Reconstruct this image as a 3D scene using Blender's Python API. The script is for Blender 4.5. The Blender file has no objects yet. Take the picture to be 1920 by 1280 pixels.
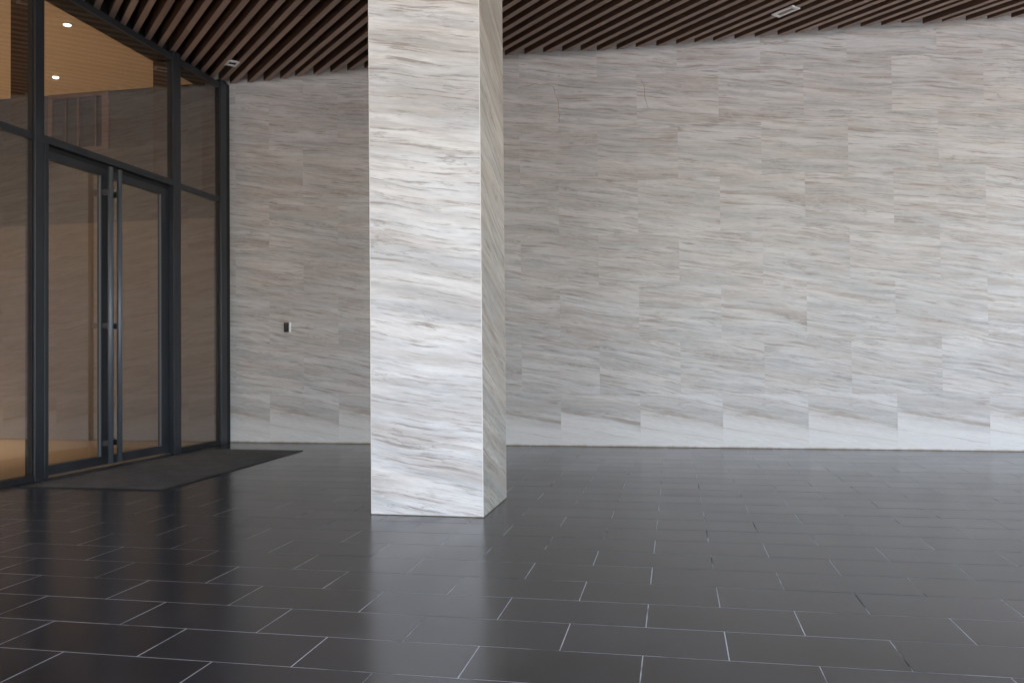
import bpy, bmesh, math, random
from mathutils import Vector, Matrix

random.seed(7)
scene = bpy.context.scene
col = scene.collection

# ------------------------------------------------------------------ camera
FPX, YAW, PITCH, ROLL = 1561.7, 0.193607, 0.018058, -0.009165
CAM = Vector((1.29482, -9.48736, 1.02971))
fw = Vector((-math.sin(YAW) * math.cos(PITCH), math.cos(YAW) * math.cos(PITCH), math.sin(PITCH)))
rt = Vector((math.cos(YAW), math.sin(YAW), 0))
up = rt.cross(fw)
r2 = rt * math.cos(ROLL) + up * math.sin(ROLL)
u2 = up * math.cos(ROLL) - rt * math.sin(ROLL)
cd = bpy.data.cameras.new('camera')
cam = bpy.data.objects.new('camera', cd)
col.objects.link(cam)
cam.matrix_world = Matrix(((r2.x, u2.x, -fw.x, CAM.x), (r2.y, u2.y, -fw.y, CAM.y), (r2.z, u2.z, -fw.z, CAM.z), (0, 0, 0, 1)))
cd.sensor_width = 36
cd.lens = 36 * FPX / 1920
cd.clip_start = 0.05
cd.clip_end = 3000
scene.camera = cam

def pix(P):
    d = Vector(P) - CAM
    z = d.dot(fw)
    if z < 0.05:
        return None
    return (960 + FPX * d.dot(r2) / z, 640 - FPX * d.dot(u2) / z)

# ------------------------------------------------------------------ world, sun, exposure
SUN_EL, SUN_AZ = math.radians(58), math.radians(165)     # azimuth measured from +Y towards +X
world = bpy.data.worlds.new('World')
scene.world = world
world.use_nodes = True
wn = world.node_tree
bg = wn.nodes['Background']
sky = wn.nodes.new('ShaderNodeTexSky')
sky.sky_type = 'NISHITA'
sky.sun_disc = False
sky.sun_elevation = SUN_EL
sky.sun_rotation = SUN_AZ
sky.air_density = 1.0
sky.dust_density = 3.0
wn.links.new(sky.outputs[0], bg.inputs[0])
bg.inputs[1].default_value = 0.15
sd = bpy.data.lights.new('sun', 'SUN')
sd.energy = 2.8
sd.angle = math.radians(4)
sd.color = (1.0, 0.95, 0.88)
sun = bpy.data.objects.new('sun', sd)
col.objects.link(sun)
sdir = Vector((math.sin(SUN_AZ) * math.cos(SUN_EL), math.cos(SUN_AZ) * math.cos(SUN_EL), math.sin(SUN_EL)))
sun.rotation_euler = sdir.to_track_quat('Z', 'Y').to_euler()
sun.location = (2, -40, 50)
vs = scene.view_settings
vs.view_transform = 'Standard'
vs.look = 'None'
vs.exposure = 2.80
vs.gamma = 1.0
vs.use_curve_mapping = False

# ------------------------------------------------------------------ material helpers
def newmat(name):
    m = bpy.data.materials.new(name)
    m.use_nodes = True
    return m, m.node_tree.nodes, m.node_tree.links, m.node_tree.nodes['Principled BSDF']

def N(nodes, typ, **kw):
    n = nodes.new('ShaderNode' + typ)
    for k, v in kw.items():
        if hasattr(n, k) and k not in ('inputs',):
            setattr(n, k, v)
    return n

def math_node(nodes, links, op, a, b=None, clamp=False):
    n = nodes.new('ShaderNodeMath')
    n.operation = op
    n.use_clamp = clamp
    for i, v in enumerate((a, b)):
        if v is None:
            continue
        if isinstance(v, (int, float)):
            n.inputs[i].default_value = v
        else:
            links.new(v, n.inputs[i])
    return n.outputs[0]

def ramp(nodes, links, src, stops):
    n = nodes.new('ShaderNodeValToRGB')
    while len(n.color_ramp.elements) < len(stops):
        n.color_ramp.elements.new(0.5)
    for e, (p, c) in zip(n.color_ramp.elements, stops):
        e.position = p
        e.color = (c, c, c, 1) if isinstance(c, (int, float)) else (*c, 1)
    links.new(src, n.inputs[0])
    return n.outputs[0]

def mix(nodes, links, fac, a, b, blend='MIX'):
    n = nodes.new('ShaderNodeMix')
    n.data_type = 'RGBA'
    n.blend_type = blend
    for sock, v in ((n.inputs[0], fac), (n.inputs[6], a), (n.inputs[7], b)):
        if isinstance(v, (int, float)):
            sock.default_value = v
        elif isinstance(v, tuple):
            sock.default_value = (*v, 1)
        else:
            links.new(v, sock)
    return n.outputs[2]

def noise(nodes, links, vec, scale, detail=3, rough=0.55, dist=0.0):
    n = nodes.new('ShaderNodeTexNoise')
    n.inputs['Scale'].default_value = scale
    n.inputs['Detail'].default_value = detail
    n.inputs['Roughness'].default_value = rough
    n.inputs['Distortion'].default_value = dist
    links.new(vec, n.inputs['Vector'])
    return n.outputs[0]

def scaled(nodes, links, vec, s, loc=(0, 0, 0)):
    n = nodes.new('ShaderNodeMapping')
    n.inputs['Scale'].default_value = s
    n.inputs['Location'].default_value = loc
    links.new(vec, n.inputs['Vector'])
    return n.outputs[0]

def stone_material(name, base_row=False, warm=0.0, strength=1.0, bscale=8.0, light_gain=1.0, midk=1.0):
    """porcelain stone: flowing, nearly horizontal veins; each slab reads its own print and slant"""
    m, ns, ln, bs = newmat(name)
    tc = ns.new('ShaderNodeTexCoord')
    at = ns.new('ShaderNodeAttribute'); at.attribute_type = 'OBJECT'; at.attribute_name = 'slant'
    pr = ns.new('ShaderNodeAttribute'); pr.attribute_type = 'OBJECT'; pr.attribute_name = 'print'
    rot = ns.new('ShaderNodeVectorRotate'); rot.rotation_type = 'Y_AXIS'
    zo = ns.new('ShaderNodeAttribute'); zo.attribute_type = 'OBJECT'; zo.attribute_name = 'zoff'
    cz = ns.new('ShaderNodeCombineXYZ'); ln.new(zo.outputs['Fac'], cz.inputs[2])
    a0 = ns.new('ShaderNodeVectorMath'); a0.operation = 'ADD'
    ln.new(tc.outputs['Object'], a0.inputs[0]); ln.new(cz.outputs[0], a0.inputs[1])
    ln.new(a0.outputs[0], rot.inputs['Vector']); ln.new(math_node(ns, ln, 'MULTIPLY', at.outputs['Fac'], -1.0), rot.inputs['Angle'])
    off = ns.new('ShaderNodeCombineXYZ')
    ln.new(math_node(ns, ln, 'MULTIPLY', pr.outputs['Fac'], 3.17), off.inputs[0])
    ln.new(math_node(ns, ln, 'MULTIPLY', pr.outputs['Fac'], 1.71), off.inputs[1])
    ln.new(math_node(ns, ln, 'MULTIPLY', pr.outputs['Fac'], 7.93), off.inputs[2])
    add = ns.new('ShaderNodeVectorMath'); add.operation = 'ADD'
    ln.new(rot.outputs[0], add.inputs[0]); ln.new(off.outputs[0], add.inputs[1])
    # gentle waviness
    w = noise(ns, ln, scaled(ns, ln, add.outputs[0], (0.9, 0.9, 1.6)), 1.0, 3, 0.55)
    wz = math_node(ns, ln, 'MULTIPLY', math_node(ns, ln, 'SUBTRACT', w, 0.5), 0.13)
    cw = ns.new('ShaderNodeCombineXYZ'); ln.new(wz, cw.inputs[2])
    ad2 = ns.new('ShaderNodeVectorMath'); ad2.operation = 'ADD'
    ln.new(add.outputs[0], ad2.inputs[0]); ln.new(cw.outputs[0], ad2.inputs[1])
    V = ad2.outputs[0]
    broad = noise(ns, ln, scaled(ns, ln, V, (0.8, 1, bscale)), 1.0, 7, 0.62)
    mid = noise(ns, ln, scaled(ns, ln, V, (1.3, 1, 25)), 1.0, 9, 0.74)
    mid2 = noise(ns, ln, scaled(ns, ln, V, (2.3, 1, 52), (11, 3, 5)), 1.0, 8, 0.68)
    fine = noise(ns, ln, scaled(ns, ln, V, (9, 1, 160)), 1.0, 4, 0.7)
    hue = noise(ns, ln, scaled(ns, ln, V, (0.9, 1, 9), (4, 9, 1)), 1.0, 3, 0.5)
    mott = noise(ns, ln, scaled(ns, ln, V, (14, 1, 40), (2, 1, 8)), 1.0, 5, 0.75)
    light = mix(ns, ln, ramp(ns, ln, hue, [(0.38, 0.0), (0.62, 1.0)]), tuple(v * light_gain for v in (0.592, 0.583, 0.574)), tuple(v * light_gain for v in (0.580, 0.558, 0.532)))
    dark = mix(ns, ln, ramp(ns, ln, hue, [(0.42, 0.0), (0.58, 1.0)]), (0.318, 0.312, 0.305), (0.338, 0.290, 0.262))
    c = mix(ns, ln, ramp(ns, ln, broad, [(0.40, 0.0), (0.64, 0.62 * strength)]), light, dark)
    c = mix(ns, ln, ramp(ns, ln, mid, [(0.485, 0.0), (0.60, 0.66 * strength * midk)]), c, dark)
    c = mix(ns, ln, ramp(ns, ln, mid2, [(0.55, 0.0), (0.62, 0.78 * strength)]), c, (0.27, 0.225, 0.195))
    # thin dark veins where a contour of the broad layer runs
    vein = math_node(ns, ln, 'ABSOLUTE', math_node(ns, ln, 'SUBTRACT', noise(ns, ln, scaled(ns, ln, V, (0.9, 1, 8), (7, 7, 7)), 1.0, 6, 0.6), 0.5))
    vmask = noise(ns, ln, scaled(ns, ln, V, (2.5, 1, 6), (1, 5, 3)), 1.0, 2, 0.5)
    vf = math_node(ns, ln, 'MULTIPLY', ramp(ns, ln, vein, [(0.0, 0.6 * strength), (0.012, 0.0)]), ramp(ns, ln, vmask, [(0.5, 0.0), (0.62, 1.0)]))
    c = mix(ns, ln, vf, c, (0.20, 0.165, 0.14))
    # pitted, crystalline patches
    mf = math_node(ns, ln, 'MULTIPLY', ramp(ns, ln, mott, [(0.48, 0.0), (0.62, 0.5)]), ramp(ns, ln, broad, [(0.52, 0.0), (0.62, 1.0)]))
    c = mix(ns, ln, mf, c, (0.50, 0.50, 0.49))
    if base_row:
        # the print of the lowest course: grey band, one brown vein, pale foot
        sx = ns.new('ShaderNodeSeparateXYZ'); ln.new(tc.outputs['Object'], sx.inputs[0])
        wob = math_node(ns, ln, 'MULTIPLY', math_node(ns, ln, 'SUBTRACT', noise(ns, ln, scaled(ns, ln, V, (2, 1, 4)), 1.0, 5, 0.6), 0.5), 0.08)
        h = math_node(ns, ln, 'ADD', math_node(ns, ln, 'ADD', sx.outputs[2], math_node(ns, ln, 'MULTIPLY', sx.outputs[0], 0.165)), wob)
        hh = math_node(ns, ln, 'ADD', h, 0.5)
        brk = ramp(ns, ln, noise(ns, ln, scaled(ns, ln, V, (2.2, 1, 12), (3, 3, 9)), 1.0, 4, 0.6), [(0.42, 0.25), (0.6, 1.0)])
        white = ramp(ns, ln, hh, [(0.42, 0.80), (0.55, 0.0)])
        c = mix(ns, ln, white, c, (0.66, 0.645, 0.625))
        v1 = ramp(ns, ln, hh, [(0.515, 0.0), (0.53, 0.85), (0.555, 0.85), (0.57, 0.0)])
        c = mix(ns, ln, math_node(ns, ln, 'MULTIPLY', v1, brk), c, (0.33, 0.275, 0.23))
        v2 = ramp(ns, ln, hh, [(0.345, 0.0), (0.352, 0.7), (0.36, 0.0)])
        c = mix(ns, ln, math_node(ns, ln, 'MULTIPLY', v2, brk), c, (0.30, 0.235, 0.18))
        v3 = ramp(ns, ln, hh, [(0.58, 0.0), (0.63, 0.55), (0.70, 0.45), (0.75, 0.0)])
        c = mix(ns, ln, v3, c, (0.42, 0.40, 0.385))
        foot = math_node(ns, ln, 'ADD', sx.outputs[2], math_node(ns, ln, 'MULTIPLY', noise(ns, ln, scaled(ns, ln, V, (9, 1, 2)), 1.0, 4, 0.7), 0.05))
        c = mix(ns, ln, ramp(ns, ln, math_node(ns, ln, 'ADD', foot, 0.3), [(0.026, 0.85), (0.046, 0.0)]), c, (0.34, 0.255, 0.165))
    c = mix(ns, ln, 1.0, c, ramp(ns, ln, fine, [(0.25, 0.86), (0.75, 1.10)]), 'MULTIPLY')
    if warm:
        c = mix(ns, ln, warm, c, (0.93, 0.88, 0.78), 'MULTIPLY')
    ln.new(c, bs.inputs['Base Color'])
    rr = ramp(ns, ln, mid, [(0.3, 0.34), (0.7, 0.46)])
    ln.new(rr, bs.inputs['Roughness'])
    bs.inputs['Specular IOR Level'].default_value = 0.4
    bp = ns.new('ShaderNodeBump'); bp.inputs['Strength'].default_value = 0.12; bp.inputs['Distance'].default_value = 0.002
    ln.new(mid, bp.inputs['Height']); ln.new(bp.outputs[0], bs.inputs['Normal'])
    return m

def simple_material(name, colr, rough=0.5, metal=0.0, spec=0.5, var=0.0, vscale=(8, 8, 8), bump=0.0, bscale=60):
    m, ns, ln, bs = newmat(name)
    bs.inputs['Base Color'].default_value = (*colr, 1)
    bs.inputs['Roughness'].default_value = rough
    bs.inputs['Metallic'].default_value = metal
    bs.inputs['Specular IOR Level'].default_value = spec
    tc = ns.new('ShaderNodeTexCoord')
    if var:
        n = noise(ns, ln, scaled(ns, ln, tc.outputs['Object'], vscale), 1.0, 5, 0.6)
        c = mix(ns, ln, 1.0, colr, ramp(ns, ln, n, [(0.3, 1 - var), (0.7, 1 + var)]), 'MULTIPLY')
        ln.new(c, bs.inputs['Base Color'])
        ln.new(ramp(ns, ln, n, [(0.3, max(0.02, rough - 0.06)), (0.7, rough + 0.06)]), bs.inputs['Roughness'])
    if bump:
        n = noise(ns, ln, tc.outputs['Object'], bscale, 4, 0.6)
        bp = ns.new('ShaderNodeBump'); bp.inputs['Strength'].default_value = bump; bp.inputs['Distance'].default_value = 0.003
        ln.new(n, bp.inputs['Height']); ln.new(bp.outputs[0], bs.inputs['Normal'])
    return m

def tile_material():
    m, ns, ln, bs = newmat('charcoal_tile')
    geo = ns.new('ShaderNodeNewGeometry')
    oi = ns.new('ShaderNodeObjectInfo')
    P = geo.outputs['Position']
    a = noise(ns, ln, P, 13, 4, 0.6)
    cloud = noise(ns, ln, P, 3.2, 4, 0.6)
    big = noise(ns, ln, P, 0.8, 3, 0.5)
    c = mix(ns, ln, ramp(ns, ln, a, [(0.34, 0.0), (0.66, 1.0)]), (0.0205, 0.0220, 0.0262), (0.0300, 0.0320, 0.0375))
    c = mix(ns, ln, 1.0, c, ramp(ns, ln, cloud, [(0.3, 0.62), (0.7, 1.40)]), 'MULTIPLY')
    c = mix(ns, ln, 1.0, c, ramp(ns, ln, oi.outputs['Random'], [(0.0, 0.80), (1.0, 1.20)]), 'MULTIPLY')
    ln.new(c, bs.inputs['Base Color'])
    r = math_node(ns, ln, 'ADD', ramp(ns, ln, big, [(0.3, 0.170), (0.7, 0.200)]), math_node(ns, ln, 'ADD', math_node(ns, ln, 'MULTIPLY', cloud, 0.03), math_node(ns, ln, 'MULTIPLY', oi.outputs['Random'], 0.025)))
    ln.new(r, bs.inputs['Roughness'])
    bs.inputs['Specular IOR Level'].default_value = 0.75
    return m

def grout_material():
    m, ns, ln, bs = newmat('grout')
    geo = ns.new('ShaderNodeNewGeometry')
    n = noise(ns, ln, geo.outputs['Position'], 1.7, 4, 0.6)
    n2 = noise(ns, ln, geo.outputs['Position'], 9, 3, 0.6)
    s = math_node(ns, ln, 'ADD', math_node(ns, ln, 'MULTIPLY', n, 0.7), math_node(ns, ln, 'MULTIPLY', n2, 0.3))
    c = mix(ns, ln, ramp(ns, ln, s, [(0.38, 0.0), (0.50, 1.0)]), (0.040, 0.039, 0.038), (0.56, 0.575, 0.59))
    ln.new(c, bs.inputs['Base Color'])
    bs.inputs['Roughness'].default_value = 0.9
    return m

def slat_material():
    m, ns, ln, bs = newmat('brown_slat')
    geo = ns.new('ShaderNodeNewGeometry'); oi = ns.new('ShaderNodeObjectInfo')
    # grain along the slat direction (45 degrees in plan)
    rot = ns.new('ShaderNodeVectorRotate'); rot.rotation_type = 'Z_AXIS'; rot.inputs['Angle'].default_value = math.radians(45)
    ln.new(geo.outputs['Position'], rot.inputs['Vector'])
    g = noise(ns, ln, scaled(ns, ln, rot.outputs[0], (1.5, 90, 90)), 1.0, 4, 0.6)
    c = mix(ns, ln, ramp(ns, ln, g, [(0.3, 0.0), (0.7, 1.0)]), (0.200, 0.138, 0.108), (0.270, 0.195, 0.156))
    c = mix(ns, ln, 1.0, c, ramp(ns, ln, oi.outputs['Random'], [(0.0, 0.86), (1.0, 1.12)]), 'MULTIPLY')
    ln.new(c, bs.inputs['Base Color'])
    bs.inputs['Roughness'].default_value = 0.5
    bs.inputs['Specular IOR Level'].default_value = 0.35
    return m

def glass_material(name, tint=(0.90, 0.895, 0.88), ior=2.45, rough=0.0):
    m = bpy.data.materials.new(name); m.use_nodes = True
    ns, ln = m.node_tree.nodes, m.node_tree.links
    ns.clear()
    out = ns.new('ShaderNodeOutputMaterial')
    tr = ns.new('ShaderNodeBsdfTransparent'); tr.inputs[0].default_value = (*tint, 1)
    gl = ns.new('ShaderNodeBsdfGlossy'); gl.inputs['Roughness'].default_value = rough
    fr = ns.new('ShaderNodeFresnel'); fr.inputs[0].default_value = ior
    # the same reflectance on either side of the pane
    geo = ns.new('ShaderNodeNewGeometry')
    mx = ns.new('ShaderNodeMixShader')
    lw = math_node(ns, ln, 'ADD', math_node(ns, ln, 'MULTIPLY', fr.outputs[0], math_node(ns, ln, 'SUBTRACT', 1.0, geo.outputs['Backfacing'])), math_node(ns, ln, 'MULTIPLY', geo.outputs['Backfacing'], 0.03))
    ln.new(lw, mx.inputs[0]); ln.new(tr.outputs[0], mx.inputs[1]); ln.new(gl.outputs[0], mx.inputs[2])
    ln.new(mx.outputs[0], out.inputs[0])
    return m

def emit_material(name, colr, s):
    m = bpy.data.materials.new(name); m.use_nodes = True
    ns, ln = m.node_tree.nodes, m.node_tree.links
    ns.clear()
    out = ns.new('ShaderNodeOutputMaterial'); e = ns.new('ShaderNodeEmission')
    e.inputs[0].default_value = (*colr, 1); e.inputs[1].default_value = s
    ln.new(e.outputs[0], out.inputs[0])
    return m

def mat_material():
    m, ns, ln, bs = newmat('mat_fibre')
    tc = ns.new('ShaderNodeTexCoord')
    n = noise(ns, ln, tc.outputs['Object'], 85, 3, 0.8)
    b = noise(ns, ln, tc.outputs['Object'], 5, 3, 0.5)
    c = mix(ns, ln, ramp(ns, ln, n, [(0.3, 0.0), (0.7, 1.0)]), (0.030, 0.030, 0.030), (0.185, 0.180, 0.172))
    c = mix(ns, ln, 1.0, c, ramp(ns, ln, b, [(0.3, 0.85), (0.7, 1.15)]), 'MULTIPLY')
    ln.new(c, bs.inputs['Base Color'])
    bs.inputs['Roughness'].default_value = 0.95
    bs.inputs['Specular IOR Level'].default_value = 0.1
    bp = ns.new('ShaderNodeBump'); bp.inputs['Strength'].default_value = 0.9; bp.inputs['Distance'].default_value = 0.006
    ln.new(n, bp.inputs['Height']); ln.new(bp.outputs[0], bs.inputs['Normal'])
    return m

M = dict(
    stone=stone_material('vein_stone', light_gain=0.96),
    stone_base=stone_material('vein_stone_base_print', base_row=True),
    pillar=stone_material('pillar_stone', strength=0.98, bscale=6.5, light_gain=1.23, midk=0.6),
    pillar_side=stone_material('pillar_side_shaded_stone', warm=1.0, strength=1.2),  # sides coloured warmer and darker to carry the warm, dimmer light there
    tile=tile_material(), grout=grout_material(), slat=slat_material(),
    slat_side_shaded=simple_material('slat_side_shade_tone', (0.066, 0.036, 0.025), 0.6, 0.0, 0.25, 0.15, (3, 3, 20)),  # sides darker than the undersides, deepening the shade between slats by colour
    metal=simple_material('anodised_frame', (0.048, 0.053, 0.061), 0.38, 0.65, 0.5, 0.12, (3, 3, 1.2)),
    bar=simple_material('bar_steel', (0.13, 0.15, 0.175), 0.5, 0.5, 0.5, 0.08, (3, 3, 1.2)),
    fin=simple_material('fin_warm_light_tint', (0.060, 0.040, 0.030), 0.35, 0.5),  # frame metal with the warm lobby light tinted into its colour
    black=simple_material('black_gasket', (0.008, 0.008, 0.009), 0.7),
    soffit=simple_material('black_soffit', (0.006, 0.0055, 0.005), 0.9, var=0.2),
    glass=glass_material('storefront_glass'),
    mat=mat_material(),
    mat_edge=simple_material('mat_rubber', (0.010, 0.010, 0.011), 0.6, bump=0.4, bscale=90),
    sealant=simple_material('base_sealant', (0.10, 0.075, 0.05), 0.7, var=0.4, vscale=(6, 6, 6)),
    bead=simple_material('corner_mortar', (0.74, 0.71, 0.66), 0.7, var=0.10, vscale=(20, 20, 14)),
    plaster=simple_material('structure_plaster', (0.35, 0.34, 0.33), 0.9, var=0.05),
    beige=simple_material('beige_wall', (0.165, 0.135, 0.110), 0.55, var=0.08, vscale=(1.5, 1.5, 9)),
    midwall=simple_material('grey_brown_wall', (0.072, 0.064, 0.057), 0.55, var=0.08, vscale=(1.5, 1.5, 9)),
    darkwall=simple_material('dark_wall', (0.042, 0.040, 0.039), 0.5, var=0.1),
    darkglass=simple_material('dark_glass', (0.02, 0.022, 0.025), 0.12),
    wood=simple_material('wood_frame', (0.13, 0.080, 0.052), 0.5, var=0.12, vscale=(30, 30, 2)),
    lobby_ceiling=simple_material('lobby_ceiling_panel', (0.80, 0.69, 0.555), 0.8, var=0.03, vscale=(3, 40, 3)),
    lobby_floor=simple_material('lobby_floor_stone', (0.32, 0.240, 0.160), 0.5, var=0.07, vscale=(2, 2, 2)),
    white=simple_material('white_trim', (0.60, 0.60, 0.59), 0.45),
    chrome=simple_material('lamp_reflector', (0.75, 0.75, 0.76), 0.15, 1.0),
    silver=simple_material('silver_case', (0.62, 0.61, 0.59), 0.3, 0.7),
    blackgloss=simple_material('black_gloss', (0.012, 0.012, 0.014), 0.25),
    led=emit_material('red_led', (1.0, 0.10, 0.03), 0.12),
    lamp=emit_material('warm_lamp', (1.0, 0.86, 0.62), 4.0),
    paving=simple_material('pale_paving', (0.37, 0.362, 0.35), 0.85, var=0.12, vscale=(0.6, 0.6, 0.6)),
    crack=simple_material('crack_stain', (0.30, 0.225, 0.14), 0.8, var=0.3, vscale=(30, 30, 30)),
    concrete=simple_material('roof_concrete', (0.30, 0.30, 0.29), 0.9, var=0.1),
)

# ------------------------------------------------------------------ object helpers
def wloc(o):
    v = Vector((0, 0, 0))
    while o is not None:
        v += o.location
        o = o.parent
    return v

def link(name, me, mat, parent=None, loc=(0, 0, 0)):
    o = bpy.data.objects.new(name, me)
    col.objects.link(o)
    if mat is not None and not me.materials:
        me.materials.append(mat)
    if parent is not None:
        o.parent = parent
        o.location = Vector(loc) - wloc(parent)
    else:
        o.location = loc
    return o

def thing(name, label, cat, loc=(0, 0, 0), group=None):
    o = bpy.data.objects.new(name, None)
    o.empty_display_size = 0.1
    col.objects.link(o)
    o.location = loc
    o['label'] = label
    o['category'] = cat
    if group:
        o['group'] = group
    return o

def tag(o, label, cat, group=None):
    o['label'] = label; o['category'] = cat
    if group:
        o['group'] = group
    return o

def struct(o):
    o['kind'] = 'structure'
    return o

def mesh_pd(name, verts, faces, smooth=False):
    me = bpy.data.meshes.new(name)
    me.from_pydata([tuple(v) for v in verts], [], faces)
    bm = bmesh.new(); bm.from_mesh(me)
    bmesh.ops.recalc_face_normals(bm, faces=bm.faces)
    bm.to_mesh(me); bm.free()
    if smooth:
        for p in me.polygons:
            p.use_smooth = True
    return me

_cache = {}
def box_mesh(sx, sy, sz, bevel=0.0, key=''):
    k = (round(sx, 4), round(sy, 4), round(sz, 4), bevel, key)
    if k in _cache:
        return _cache[k]
    me = bpy.data.meshes.new('box')
    bm = bmesh.new()
    bmesh.ops.create_cube(bm, size=1.0)
    for v in bm.verts:
        v.co = Vector((v.co.x * sx, v.co.y * sy, v.co.z * sz))
    if bevel:
        bmesh.ops.bevel(bm, geom=bm.edges[:], offset=bevel, segments=1, affect='EDGES')
    bm.to_mesh(me); bm.free()
    _cache[k] = me
    return me

def box(name, lo, hi, mat, parent=None, bevel=0.0):
    lo, hi = Vector(lo), Vector(hi)
    s = hi - lo
    return link(name, box_mesh(s.x, s.y, s.z, bevel, mat.name), mat, parent, (lo + hi) / 2)

def cyl_mesh(r, h, n=20):
    k = ('cyl', round(r, 4), round(h, 4), n)
    bm = bmesh.new()
    bmesh.ops.create_cone(bm, cap_ends=True, segments=n, radius1=r, radius2=r, depth=h)
    me = bpy.data.meshes.new('bar')
    bm.to_mesh(me); bm.free()
    for p in me.polygons:
        p.use_smooth = len(p.vertices) == 4
    return me

def slab_mesh(w, h, t, ch=0.0004):
    """cladding slab in the local XZ plane, front towards -Y, chamfered front edges"""
    k = ('slab', round(w, 4), round(h, 4), t)
    if k in _cache:
        return _cache[k]
    x, z = w / 2, h / 2
    v = []
    for (a, b, y) in ((x, z, t / 2), (x, z, -t / 2 + ch), (x - ch, z - ch, -t / 2)):
        v += [(-a, y, -b), (a, y, -b), (a, y, b), (-a, y, b)]
    f = [(0, 1, 2, 3), (8, 9, 10, 11)]
    for s in (0, 4):
        for i in range(4):
            j = (i + 1) % 4
            f.append((s + i, s + j, s + 4 + j, s + 4 + i))
    me = mesh_pd('slab', v, f)
    _cache[k] = me
    return me

def slab(name, x0, x1, z0, z1, mat, parent, y_front, t=0.012, rotz=0.0, centre=None, gap=0.0004, slant=0.0, prt=None, zoff=0.0):
    w, h = x1 - x0 - gap, z1 - z0 - gap
    key = slab_mesh(w, h, t)
    me = _cache.get((key.name, mat.name))
    if me is None:
        me = key.copy(); me.materials.clear(); me.materials.append(mat)
        _cache[(key.name, mat.name)] = me
    c = centre if centre is not None else Vector(((x0 + x1) / 2, y_front + t / 2, (z0 + z1) / 2))
    o = link(name, me, mat, parent, c)
    o.rotation_euler.z = rotz
    o['slant'] = float(slant)
    o['zoff'] = float(zoff)
    o['print'] = float(prt if prt is not None else random.uniform(0, 12))
    return o

# ------------------------------------------------------------------ ground and floor
CEIL = 4.45
XF = -4.11           # face of the glazed entrance
FRONT = -12.6        # edge of the roof on the street side
RIGHT = 9.8

me = mesh_pd('ground', [(-400, -400, -0.06), (400, -400, -0.06), (400, 400, -0.06), (-400, 400, -0.06)], [(0, 1, 2, 3)])
struct(link('ground', me, M['paving']))

floor = struct(link('floor', mesh_pd('floor', [(XF - 0.05, FRONT, -0.0005), (RIGHT, FRONT, -0.0005), (RIGHT, 0.0, -0.0005), (XF - 0.05, 0.0, -0.0005),
                                             (XF - 0.05, FRONT, -0.05), (RIGHT, FRONT, -0.05), (RIGHT, 0.0, -0.05), (XF - 0.05, 0.0, -0.05)],
                                [(0, 1, 2, 3), (4, 5, 6, 7), (0, 1, 5, 4), (1, 2, 6, 5), (2, 3, 7, 6), (3, 0, 4, 7)]), M['grout']))
TW, TH, JG = 0.5765, 0.3022, 0.0036
rows = []
y = -6.577
k0 = int(math.floor((FRONT - y) / TH)) + 1
tiles = []
k = k0
while y + k * TH < -0.01:
    ya, yb = y + k * TH, min(y + (k + 1) * TH, -0.001)
    ya = max(ya, FRONT)
    xs = 0.884 + (0.0 if k % 2 == 0 else TW / 2)
    i = math.floor((XF - xs) / TW)
    while xs + i * TW < RIGHT:
        xa, xb = max(xs + i * TW, XF - 0.04), min(xs + (i + 1) * TW, RIGHT)
        if xb - xa > 0.02 and yb - ya > 0.02:
            tiles.append((xa, xb, ya, yb))
        i += 1
    k += 1
# pillar footprint
PX0, PX1, PY0, PY1 = -0.685, 0.075, -4.268, -3.520
MATQ = [(-3.97, -3.60), (-2.656, -3.60), (-2.794, -0.805), (-3.97, -0.775)]
def shown(t):
    xa, xb, ya, yb = t
    pts = [pix((px, py, 0)) for px in (xa, xb) for py in (ya, yb)]
    if any(p is None for p in pts):
        return 0.0
    x0, x1 = min(p[0] for p in pts), max(p[0] for p in pts)
    y0, y1 = min(p[1] for p in pts), max(p[1] for p in pts)
    x0, x1 = max(x0, 0), min(x1, 1920); y0, y1 = max(y0, 0), min(y1, 1280)
    if x1 <= x0 or y1 <= y0:
        return 0.0
    cx, cy = (xa + xb) / 2, (ya + yb) / 2
    if PX0 < xa and xb < PX1 and PY0 < ya and yb < PY1:
        return 0.0
    if xb < -2.8 and -3.6 < ya and yb < -0.8:
        return 0.0
    # behind the pillar
    for t_ in (0.2, 0.4, 0.6, 0.8):
        pass
    return (x1 - x0) * (y1 - y0)
tiles.sort(key=shown, reverse=True)
near = [t for t in tiles[:298] if shown(t) > 0]
rest = tiles[len(near):]
def tile_verts(w, h, t=0.008, ch=0.0005):
    x, yv = w / 2, h / 2
    v = []
    for (a, b, z) in ((x, yv, -t), (x, yv, -ch), (x - ch, yv - ch, 0)):
        v += [(-a, -b, z), (a, -b, z), (a, b, z), (-a, b, z)]
    f = [(3, 2, 1, 0), (8, 9, 10, 11)]
    for s in (0, 4):
        for i in range(4):
            j = (i + 1) % 4
            f.append((s + i, s + j, s + 4 + j, s + 4 + i))
    return v, f
tile_cache = {}
for (xa, xb, ya, yb) in near:
    w, h = xb - xa - JG, yb - ya - JG
    kk = (round(w, 3), round(h, 3))
    if kk not in tile_cache:
        v, f = tile_verts(w, h)
        tile_cache[kk] = mesh_pd('paving_tile', v, f)
    o = link('paving_tile', tile_cache[kk], M['tile'], floor, ((xa + xb) / 2, (ya + yb) / 2, random.uniform(0.0, 0.0003)))
    o.rotation_euler = (random.gauss(0, 0.0006), random.gauss(0, 0.0004), 0)
V, F = [], []
for (xa, xb, ya, yb) in rest:
    v, f = tile_verts(xb - xa - JG, yb - ya - JG)
    b0 = len(V)
    V += [(p[0] + (xa + xb) / 2, p[1] + (ya + yb) / 2, p[2]) for p in v]
    F += [tuple(i + b0 for i in q) for q in f]
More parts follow.
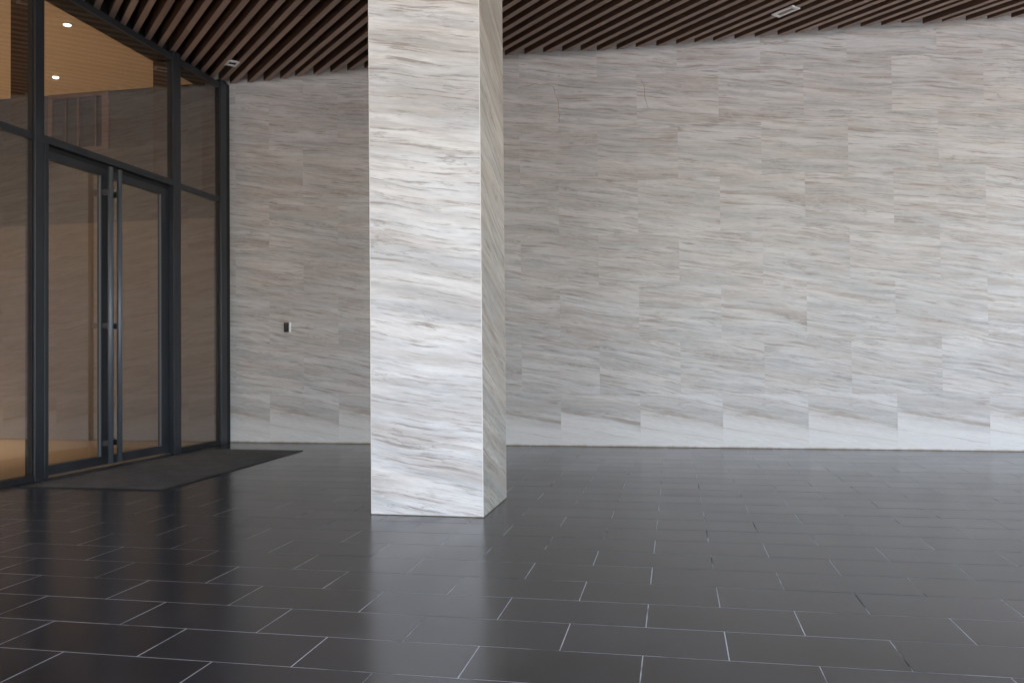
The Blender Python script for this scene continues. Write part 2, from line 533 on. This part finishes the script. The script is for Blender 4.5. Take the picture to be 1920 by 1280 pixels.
o = link('paving_tiles', mesh_pd('paving_tiles', V, F), M['tile'], floor)
o['kind'] = 'stuff'

# ------------------------------------------------------------------ stone wall
wall = thing('stone_wall', 'long back wall clad in pale grey and beige veined stone tiles', 'wall', (0, 0, 0))
box('wall_core', (-4.30, 0.002, -0.05), (RIGHT, 0.30, 4.95), M['plaster'], wall)
WT, HT = 0.9, 0.6
for r in range(8):
    z0, z1 = r * HT, min((r + 1) * HT, 4.69)
    if r == 0:
        z0 = 0.002
    offs = 0.0 if r % 2 == 0 else WT / 2
    i = math.floor((-4.28 - offs) / WT)
    while offs + i * WT < RIGHT:
        xa, xb = max(offs + i * WT, -4.28), min(offs + (i + 1) * WT, RIGHT)
        if xb - xa > 0.02:
            if r == 0:
                slab('wall_tile', xa, xb, z0, z1, M['stone_base'], wall, -0.012 + random.uniform(-0.0002, 0.0002),
                     slant=0.15 + random.uniform(-0.02, 0.02), prt=random.choice((1.3, 1.3, 4.1, 1.34)))
            else:
                sl = 0.165 - 0.006 * r
                slab('wall_tile', xa, xb, z0, z1, M['stone'], wall, -0.012 + random.uniform(-0.0002, 0.0002),
                     slant=sl + random.uniform(-0.025, 0.03))
        i += 1
box('sealant', (-4.28, -0.0155, 0.0004), (RIGHT, -0.0126, 0.005), M['sealant'], wall)
# hairline cracks seen near the top of the wall
def crack(pts, w=0.006):
    rnd = random.Random(len(pts) + int(pts[0][0] * 100))
    P = []
    for (a, b) in zip(pts[:-1], pts[1:]):
        n = max(2, int((Vector(b) - Vector(a)).length / 0.035))
        for i in range(n):
            t = i / n
            P.append((a[0] + (b[0] - a[0]) * t + rnd.uniform(-0.008, 0.008), a[1] + (b[1] - a[1]) * t + rnd.uniform(-0.008, 0.008)))
    P.append(pts[-1])
    v, f = [], []
    for i, p in enumerate(P):
        a = P[max(0, i - 1)]; b = P[min(len(P) - 1, i + 1)]
        d = Vector((b[0] - a[0], b[1] - a[1])); d = d.normalized() if d.length > 0 else Vector((1, 0))
        n = Vector((-d.y, d.x)) * w * 0.5 * rnd.uniform(0.35, 1.0)
        for y_ in (-0.0132, -0.0118):
            v += [(p[0] + n.x, y_, p[1] + n.y), (p[0] - n.x, y_, p[1] - n.y)]
    for i in range(len(P) - 1):
        a, b = i * 4, i * 4 + 4
        f += [(a, a + 1, b + 1, b), (a, b, b + 2, a + 2), (a + 1, a + 3, b + 3, b + 1)]
    link('crack', mesh_pd('crack', v, f), M['crack'], wall)
crack([(-0.45, 4.15), (-0.25, 4.18), (-0.10, 4.16), (-0.04, 4.13), (0.0, 3.95), (0.02, 3.72)], 0.008)
crack([(0.95, 4.16), (0.99, 4.05), (0.99, 3.93), (1.03, 3.80)], 0.007)
crack([(2.26, 4.50), (2.30, 4.43), (2.42, 4.45), (2.55, 4.44)], 0.006)

# ------------------------------------------------------------------ pillar
pil = thing('stone_pillar', 'square pillar clad in white veined stone standing on the dark floor', 'pillar', ((PX0 + PX1) / 2, (PY0 + PY1) / 2, 0))
T = 0.02
box('pillar_core', (PX0 + T + 0.002, PY0 + T + 0.002, 0.0), (PX1 - T - 0.002, PY1 - T - 0.002, 4.70), M['plaster'], pil)
zs = [0.001, 0.51]
while zs[-1] < 4.69:
    zs.append(min(zs[-1] + 0.6, 4.70))
bw = 0.006
cxp, cyp = (PX0 + PX1) / 2, (PY0 + PY1) / 2
for i in range(len(zs) - 1):
    za, zb = zs[i], zs[i + 1]
    zc = (za + zb) / 2
    g = 0.0002
    sl = 0.10 - 0.085 * min(1, zc / 4.0)
    slab('facing_slab', PX0 + bw, PX1 - bw, za, zb, M['pillar'], pil, PY0, T, gap=g, slant=0.17, prt=2.2, zoff=zc)
    slab('facing_slab', PX0 + bw, PX1 - bw, za, zb, M['pillar'], pil, 0, T, rotz=math.pi, centre=Vector((cxp, PY1 - T / 2, zc)), gap=g, slant=0.06, prt=9.2, zoff=zc)
    s2 = 0.20 + 0.38 * min(1, zc / 3.0)
    slab('facing_slab', PY0 + bw, PY1 - bw, za, zb, M['pillar_side'], pil, 0, T, rotz=math.pi / 2, centre=Vector((PX1 - T / 2, cyp, zc)), gap=g, slant=0.36, prt=5.0, zoff=zc)
    slab('facing_slab', PY0 + bw, PY1 - bw, za, zb, M['pillar_side'], pil, 0, T, rotz=-math.pi / 2, centre=Vector((PX0 + T / 2, cyp, zc)), gap=g, slant=0.36, prt=7.0, zoff=zc)
for (x, yv) in ((PX0, PY0), (PX1, PY0), (PX0, PY1), (PX1, PY1)):
    sx = 1 if x == PX0 else -1
    sy = 1 if yv == PY0 else -1
    x1_, y1_ = x + sx * bw, yv + sy * bw
    box('corner_bead', (min(x, x1_) + 0.0004, min(yv, y1_) + 0.0004, 0.001), (max(x, x1_) - 0.0004, max(yv, y1_) - 0.0004, 4.70), M['bead'], pil, 0.002)

for (lo, hi) in (((PX0 - 0.003, PY0 - 0.003), (PX1 + 0.003, PY0 - 0.0003)), ((PX1 + 0.0003, PY0), (PX1 + 0.003, PY1)), ((PX0 - 0.003, PY0), (PX0 - 0.0003, PY1))):
    box('sealant', (lo[0], lo[1], 0.0004), (hi[0], hi[1], 0.005), M['sealant'], pil)

# ------------------------------------------------------------------ slatted ceiling
ceiling = struct(box('ceiling', (XF - 0.26, FRONT, CEIL + 0.25), (RIGHT, 0.30, CEIL + 0.55), M['soffit']))
ENDS = [(-4.098, -0.056), (-3.863, -0.051), (-3.645, -0.057), (-3.411, -0.085), (-3.197, -0.123), (-2.948, -0.145), (-2.723, -0.166),
        (-2.502, -0.178), (-2.278, -0.200), (-2.063, -0.21), (-1.848, -0.22), (-1.634, -0.225), (-1.420, -0.23), (-1.206, -0.24), (-0.993, -0.245), (-0.780, -0.25),
        (-0.567, -0.256), (-0.342, -0.251), (-0.127, -0.249), (0.087, -0.240), (0.292, -0.218), (0.471, -0.178),
        (0.691, -0.173), (0.904, -0.191), (1.129, -0.180), (1.344, -0.192), (1.541, -0.195), (1.740, -0.198), (1.965, -0.207), (2.176, -0.217),
        (2.413, -0.220), (2.591, -0.241), (2.822, -0.250), (3.019, -0.255), (3.242, -0.267), (3.447, -0.254), (3.638, -0.279), (3.863, -0.209),
        (4.045, -0.220), (4.278, -0.205), (4.482, -0.200), (4.713, -0.184)]
x = 4.713
while x < RIGHT - 0.3:
    x += 0.212
    ENDS.append((x, -0.2 + random.uniform(-0.03, 0.03)))
SW, SD = 0.085, 0.15        # width measured along the wall, depth
# slats that start above the glazed entrance: offsets X + Y of their left edges
CS = [-6.599, -6.379, -6.202, -6.007, -5.796, -5.586, -5.371, -5.160, -4.954, -4.751, -4.547, -4.346]
c = -6.599
while c > XF - 0.2 + FRONT + 0.3:
    c -= 0.206
    CS.append(c)
def slat(c, x_end, y_end):
    # left edge line X + Y = c, runs towards (+1,-1); cut ends parallel to the wall
    def far(cc):
        yy = FRONT + 0.02
        xx = cc - yy
        if xx > RIGHT - 0.02:
            xx = RIGHT - 0.02; yy = cc - xx
        return xx, yy
    if y_end is not None:
        a = (c - y_end, y_end); b = (c + SW - y_end, y_end)
    else:
        a = (x_end, c - x_end); b = (x_end, c + SW - x_end)
    fa, fb = far(c), far(c + SW)
    z0, z1 = CEIL, CEIL + SD
    n = (Vector(fa) - Vector(a)).length
    cut = random.uniform(0.5, 4.2)
    if n > 5:
        g = 0.002
        d = Vector((1, -1)).normalized()
        m0, m1 = Vector(a) + d * (cut - g), Vector(a) + d * (cut + g)
        q = Vector((0.0, SW)) if y_end is None else Vector((SW, 0.0))
        runs = [(a, b, tuple(m0 + q), tuple(m0)), (tuple(m1), tuple(m1 + q), fb, fa)]
    else:
        runs = [(a, b, fb, fa)]
    for (a, b, fb, fa) in runs:
        slat_piece(a, b, fb, fa, z0 + (0 if a is runs[0][0] else random.uniform(0.0004, 0.0015)), z1)
def slat_piece(a, b, fb, fa, z0, z1):
    v = [(a[0], a[1], z0), (b[0], b[1], z0), (fb[0], fb[1], z0), (fa[0], fa[1], z0)]
    v += [(p[0], p[1], z1) for p in v[:4]]
    f = [(0, 1, 2, 3), (4, 5, 6, 7), (0, 1, 5, 4), (1, 2, 6, 5), (2, 3, 7, 6), (3, 0, 4, 7)]
    me = mesh_pd('slat', v, f)
    me.materials.append(M['slat']); me.materials.append(M['slat_side_shaded'])
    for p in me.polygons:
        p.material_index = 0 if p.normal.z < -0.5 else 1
    link('slat', me, None, ceiling)
for (xe, ye) in ENDS:
    slat(xe + ye, None, ye)
for cc in CS:
    slat(cc, XF - 0.085, None)
# hangers: black bearers carrying the slats
yb = -1.2
while yb > FRONT:
    box('bearer', (XF - 0.05, yb - 0.02, CEIL + SD + 0.002), (RIGHT - 0.05, yb + 0.02, CEIL + SD + 0.05), M['soffit'], ceiling)
    yb -= 1.6
# roof above
roof = struct(box('roof', (-30, FRONT, CEIL + 0.56), (RIGHT, 20, 9.0), M['concrete']))

# ------------------------------------------------------------------ downlights under the slats
def downlight(p, label, ang=-math.pi / 4, L=0.23, Wd=0.115, heads=1):
    t = thing('downlight', label, 'downlight', (p[0], p[1], CEIL - 0.006), 'square downlights set between the ceiling slats')
    rot = Matrix.Rotation(ang, 4, 'Z')
    def b(name, lo, hi, mat, parent=t, bevel=0.0):
        lo, hi = Vector(lo), Vector(hi)
        s = hi - lo
        o = bpy.data.objects.new(name, box_mesh(s.x, s.y, s.z, bevel, mat.name + name))
        if not o.data.materials:
            o.data.materials.append(mat)
        col.objects.link(o)
        o.parent = parent
        cc = (lo + hi) / 2
        o.location = rot @ cc
        o.rotation_euler.z = ang
        return o
    fr = 0.026
    b('frame', (-L / 2, -Wd / 2, 0), (L / 2, -Wd / 2 + fr, 0.012), M['white'])
    b('frame', (-L / 2, Wd / 2 - fr, 0), (L / 2, Wd / 2, 0.012), M['white'])
    b('frame', (-L / 2, -Wd / 2 + fr, 0), (-L / 2 + fr * 1.3, Wd / 2 - fr, 0.012), M['white'])
    b('frame', (L / 2 - fr * 1.3, -Wd / 2 + fr, 0), (L / 2, Wd / 2 - fr, 0.012), M['white'])
    b('housing', (-L / 2 + 0.01, -Wd / 2 + 0.01, 0.05), (L / 2 - 0.01, Wd / 2 - 0.01, 0.12), M['blackgloss'])
    for h in range(heads):
        xx = (h - (heads - 1) / 2) * 0.085
        o = bpy.data.objects.new('lamp_reflector', cyl_mesh(0.021, 0.03))
        o.data.materials.append(M['chrome'])
        col.objects.link(o); o.parent = t
        o.location = rot @ Vector((xx, 0, 0.034))
    return t
downlight((-3.70, -0.70), 'white framed downlight between the slats in the corner above the glazed entrance', L=0.18, Wd=0.13)
downlight((2.42, -0.84), 'long white downlight among the slats above the right part of the stone wall', L=0.26, Wd=0.115, heads=2)
downlight((-3.58, -2.62), 'downlight cut off by the top of the picture above the doors', L=0.21, Wd=0.15)

# ------------------------------------------------------------------ glazed entrance
ent = thing('glazed_entrance', 'dark metal framed glass entrance with double doors and tall handles', 'entrance', (XF, -2.2, 0))
ZT0, ZT1 = 2.945, 3.005          # transom
ZH0, ZH1 = 4.345, 4.405          # head
XD = XF - 0.10                   # back of the frame
def post(y0, y1, fin=True):
    p = box('post', (XD, y0, 0.0), (XF, y1, ZH1 + 0.04), M['metal'], ent, 0.002)
    if fin:
        box('mullion_fin', (XF - 0.26, y0 + 0.012, ZT1 + 0.004), (XD - 0.001, y1 - 0.012, ZH1 + 0.04), M['fin'], p)
    return p
posts = [(-3.245, -3.140), (-1.222, -1.085), (-0.245, -0.120)]
yy = -5.0
while yy > FRONT:
    posts.append((yy - 0.05, yy + 0.05)); yy -= 1.8
for (a, b) in posts:
    post(a, b)
box('corner_gasket', (XD, -0.1195, 0.0), (XF - 0.02, -0.0125, ZH1 + 0.04), M['black'], ent)
def glass_panel(y0, y1):
    # sill, transom, head and two panes between two posts
    box('sill', (XD, y0 + 0.001, 0.0), (XF - 0.012, y1 - 0.001, 0.045), M['black'], ent, 0.002)
    box('transom', (XD, y0 + 0.001, ZT0), (XF - 0.018, y1 - 0.001, ZT1), M['metal'], ent, 0.002)
    head(y0, y1)
    box('glass_pane', (XF - 0.052, y0 + 0.001, 0.046), (XF - 0.040, y1 - 0.001, ZT0 - 0.001), M['glass'], ent)
    box('glass_pane', (XF - 0.052, y0 + 0.001, ZT1 + 0.001), (XF - 0.040, y1 - 0.001, ZH0 - 0.001), M['glass'], ent)
    for (ya, yb2) in ((y0 + 0.001, y0 + 0.009), (y1 - 0.009, y1 - 0.001)):
        box('glazing_bead', (XF - 0.038, ya, 0.046), (XF - 0.022, yb2, ZT0 - 0.001), M['black'], ent)
        box('glazing_bead', (XF - 0.038, ya, ZT1 + 0.001), (XF - 0.022, yb2, ZH0 - 0.001), M['black'], ent)
def head(y0, y1):
    h = box('head', (XF - 0.26, y0 + 0.001, ZH0), (XF - 0.012, y1 - 0.001, ZH1), M['metal'], ent, 0.002)
    box('head_closer', (XF - 0.20, y0 + 0.001, ZH1 + 0.001), (XF - 0.09, y1 - 0.001, CEIL + 0.24), M['black'], h)
glass_panel(-1.085, -0.245)
prev = -3.245
for i, (a, b) in enumerate(sorted(posts[3:], reverse=True)):
    glass_panel(b, prev)
    prev = a
# above the doors
DY0, DY1 = -3.140, -1.222
box('transom', (XD, DY0 + 0.001, ZT0), (XF - 0.006, DY1 - 0.001, ZT1 - 0.012), M['metal'], ent, 0.002)
box('transom_cap', (XD - 0.01, DY0 + 0.001, ZT1 - 0.0115), (XF - 0.02, DY1 - 0.001, ZT1 + 0.012), M['metal'], ent, 0.002)
box('closer_strip', (XF - 0.15, DY0 + 0.001, 2.905), (XF - 0.075, DY1 - 0.001, ZT0 - 0.001), M['black'], ent)
head(DY0, DY1)
box('glass_pane', (XF - 0.052, DY0 + 0.001, ZT1 + 0.013), (XF - 0.040, DY1 - 0.001, ZH0 - 0.001), M['glass'], ent)
box('glazing_bead', (XF - 0.038, DY1 - 0.010, ZT1 + 0.013), (XF - 0.022, DY1 - 0.002, ZH0 - 0.001), M['black'], ent)
box('jamb', (XF - 0.11, DY0 + 0.012, 0.0), (XF - 0.004, DY0 + 0.058, ZT0 - 0.001), M['metal'], ent, 0.002)
box('jamb', (XF - 0.13, DY1 - 0.002 - 0.0, 0.0), (XD - 0.001, DY1 + 0.03, ZT0 - 0.001), M['metal'], ent)
# the two leaves
DXa, DXb = XF - 0.11, XF - 0.06
def leaf(y0, y1, lw, rw, label, bar_y):
    zb, zt = 0.014, 2.900
    z0, z1 = 0.100, 2.830
    xs_ = (DXa, DXb)
    V, F = [], []
    def addb(lo, hi):
        b0 = len(V)
        for zz in (lo[2], hi[2]):
            V.extend([(lo[0], lo[1], zz), (hi[0], lo[1], zz), (hi[0], hi[1], zz), (lo[0], hi[1], zz)])
        F.extend([tuple(i + b0 for i in q) for q in ((0, 1, 2, 3), (4, 5, 6, 7), (0, 1, 5, 4), (1, 2, 6, 5), (2, 3, 7, 6), (3, 0, 4, 7))])
    # one frame with an opening: outer ring minus inner ring
    def ring(x):
        return [(x, y0, zb), (x, y1, zb), (x, y1, zt), (x, y0, zt)], [(x, y0 + lw, z0), (x, y1 - rw, z0), (x, y1 - rw, z1), (x, y0 + lw, z1)]
    of, inf = ring(DXb); ob, inb = ring(DXa)
    V = of + inf + ob + inb
    for i in range(4):
        j = (i + 1) % 4
        F.append((i, j, 4 + j, 4 + i))
        F.append((8 + i, 8 + j, 12 + j, 12 + i))
        F.append((i, j, 8 + j, 8 + i))
        F.append((4 + i, 4 + j, 12 + j, 12 + i))
    ctr = Vector(((DXa + DXb) / 2, (y0 + y1) / 2, zb))
    d = link('door', mesh_pd('door_frame', [Vector(v) - ctr for v in V], F), M['metal'], ent, ctr)
    d['label'] = label
    box('glass_pane', (DXa + 0.012, y0 + lw + 0.001, z0 + 0.001), (DXa + 0.024, y1 - rw - 0.001, z1 - 0.001), M['glass'], d)
    for (ya, yb2) in ((y0 + lw + 0.001, y0 + lw + 0.008), (y1 - rw - 0.008, y1 - rw - 0.001)):
        box('glazing_bead', (DXa + 0.025, ya, z0 + 0.001), (DXb - 0.008, yb2, z1 - 0.001), M['bar'], d)
    bx = XF + 0.022
    link('pull_bar', cyl_mesh(0.024, 2.88, 24), M['bar'], d, (bx, bar_y, 0.03 + 1.44))
    inner = y1 - rw * 0.5 if bar_y < (y0 + y1) / 2 + 0.3 and rw and bar_y > y1 - 0.2 else y0 + lw * 0.5
    for zc in (2.665, 1.365, 0.225):
        box('handle_bracket', (DXb + 0.001, bar_y - 0.016, zc - 0.028), (bx - 0.018, bar_y + 0.016, zc + 0.028), M['metal'], d, 0.003)
leaf(-3.078, -2.2325, 0.06, 0.085, 'left leaf of the glass double door', -2.300)
leaf(-2.2275, -1.226, 0.082, 0.124, 'right leaf of the glass double door', -2.165)

# ------------------------------------------------------------------ door mat
mt = 0.011
def quad_prism(q, z0, z1):
    n = len(q)
    v = [(p[0], p[1], z0) for p in q] + [(p[0], p[1], z1) for p in q]
    f = [tuple(range(n)), tuple(range(n, 2 * n))]
    for i in range(n):
        j = (i + 1) % n
        f.append((i, j, n + j, n + i))
    return v, f
def shrink(q, d):
    c = Vector((sum(p[0] for p in q) / len(q), sum(p[1] for p in q) / len(q)))
    return [(p[0] - d * (1 if p[0] > c.x else -1), p[1] - d * (1 if p[1] > c.y else -1)) for p in q]
dm = thing('door_mat', 'dark grey carpet mat lying on the floor in front of the glass doors', 'door mat', (-3.3, -2.2, 0.0006))
v, f = quad_prism(MATQ, 0.0006, 0.007)
link('rubber_edge', mesh_pd('rubber_edge', [Vector(p) - Vector((-3.3, -2.2, 0)) for p in v], f), M['mat_edge'], dm, (-3.3, -2.2, 0))
inner = shrink(MATQ, 0.042)
nx, ny = 44, 90
V, F = [], []
for j in range(ny + 1):
    for i in range(nx + 1):
        s, t = i / nx, j / ny
        a = Vector(inner[0]).lerp(Vector(inner[1]), s); b = Vector(inner[3]).lerp(Vector(inner[2]), s)
        p = a.lerp(b, t)
        edge = min(s, 1 - s, t, 1 - t)
        V.append((p.x + 3.3, p.y + 2.2, 0.0075 + min(0.0045, edge * 0.4) + random.uniform(-0.0006, 0.0006) + 0.0012 * math.sin(p.x * 5 + 1.3 * math.sin(p.y * 2.2))))
for j in range(ny):
    for i in range(nx):
        a = j * (nx + 1) + i
        F.append((a, a + 1, a + nx + 2, a + nx + 1))
link('carpet', mesh_pd('carpet', V, F, True), M['mat'], dm, (-3.3, -2.2, 0))

# ------------------------------------------------------------------ card reader
rd = thing('card_reader', 'small black and silver card reader fixed to the stone wall beside the entrance', 'card reader', (-3.362, -0.013, 1.41))
box('back_plate', (-3.408, -0.022, 1.347), (-3.318, -0.0128, 1.475), M['silver'], rd, 0.002)
box('body', (-3.400, -0.040, 1.352), (-3.334, -0.0222, 1.470), M['blackgloss'], rd, 0.004)
box('side_trim', (-3.333, -0.036, 1.352), (-3.320, -0.0222, 1.470), M['silver'], rd, 0.002)
box('indicator', (-3.376, -0.0415, 1.452), (-3.366, -0.0402, 1.457), M['led'], rd)

# ------------------------------------------------------------------ lobby behind the glass
LZ = 4.50
struct(box('lobby_floor', (-13, FRONT, -0.05), (XF - 0.0505, 0.0, -0.001), M['lobby_floor']))
struct(box('lobby_ceiling', (-13, FRONT, LZ), (XF - 0.262, 0.30, LZ + 0.045), M['lobby_ceiling']))
lw = thing('lobby_wall', 'warm beige lobby wall with dark glazed strip above, seen through the glass', 'wall', (-8, 0, 0))
box('wall_panel', (-13, 0.0, 0.0), (-4.301, 0.25, 2.80), M['beige'], lw)
box('upper_panel', (-13, 0.0, 3.751), (-6.721, 0.25, LZ - 0.001), M['darkwall'], lw)
box('upper_panel', (-5.829, 0.0, 3.751), (-4.301, 0.25, LZ - 0.001), M['darkwall'], lw)
fx = [-6.72, -6.665, -6.47, -6.455, -6.29, -6.268, -6.03, -6.014, -5.93, -5.83]
for i in range(0, len(fx), 2):
    box('window_mullion', (fx[i], -0.012, 3.791), (fx[i + 1], 0.08, LZ - 0.051), M['wood'], lw)
for i in range(1, len(fx) - 1, 2):
    box('window_pane', (fx[i] + 0.001, 0.02, 3.791), (fx[i + 1] - 0.001, 0.035, LZ - 0.051), M['darkglass'], lw)
box('window_head', (-6.72, -0.012, LZ - 0.05), (-5.83, 0.08, LZ - 0.001), M['wood'], lw)
box('window_sill', (-6.72, -0.012, 3.751), (-5.83, 0.08, 3.790), M['wood'], lw)
box('middle_panel', (-13, 0.0, 2.801), (-4.301, 0.25, 3.750), M['midwall'], lw)
box('window_back', (-6.72, 0.12, 3.792), (-5.83, 0.25, LZ - 0.052), M['black'], lw)
tag(box('partition_wall', (-13.25, FRONT, 0.0), (-13.001, 0.25, LZ + 0.04), M['beige']), 'far beige partition wall at the back of the lobby', 'wall')
tag(box('end_wall_blocker', (-13.25, FRONT - 0.26, 0.0), (-3.4, FRONT - 0.001, LZ + 0.5), M['plaster']), 'plain wall closing the street end of the lobby, lengthened to cut light', 'wall')  # unseen; run on past the glass to block light on the left
LOBBY = [(-4.82, -1.99, 'lit lobby ceiling lamp seen near the top of the glass above the doors'),
         (-6.10, -0.62, 'lit lobby ceiling lamp seen lower, beside the dark window strip')]
FILL_LAMPS = [(-8.8, -2.7, 'added unseen fill lamp deep inside the lobby, nearest the beige back wall'), (-8.8, -5.0, 'added unseen fill lamp deep inside the lobby, behind the second glass bay'),  # unseen lamps added to brighten the lobby ceiling by floor bounce
        (-10.8, -3.6, 'added unseen fill lamp near the far partition, closer to the back wall'), (-10.8, -6.2, 'added unseen fill lamp near the far partition, farther from the back wall'),
        (-8.2, -7.4, 'added unseen fill lamp in the middle of the lobby towards the street'), (-8.2, -10.2, 'added unseen fill lamp nearest the street end of the lobby')]
LOBBY += FILL_LAMPS
for (x, yv, lab) in LOBBY:
    t = thing('ceiling_lamp', lab, 'ceiling lamp', (x, yv, LZ), 'lit lamps in the lobby ceiling')
    o = link('trim_ring', cyl_mesh(0.046, 0.010, 24), M['lobby_ceiling'], t, (x, yv, LZ - 0.0055))
    o = link('lens', cyl_mesh(0.030, 0.006, 24), M['lamp'], t, (x, yv, LZ - 0.0142))
    ld = bpy.data.lights.new('lamp_light', 'SPOT')
    ld.energy = 10 if x > -7 else 215
    ld.color = (1.0, 0.80, 0.58)
    ld.spot_size = math.radians(88); ld.spot_blend = 0.5
    ld.shadow_soft_size = 0.06
    lo = bpy.data.objects.new('lamp_light', ld)
    col.objects.link(lo); lo.parent = t; lo.location = (0, 0, -0.03)
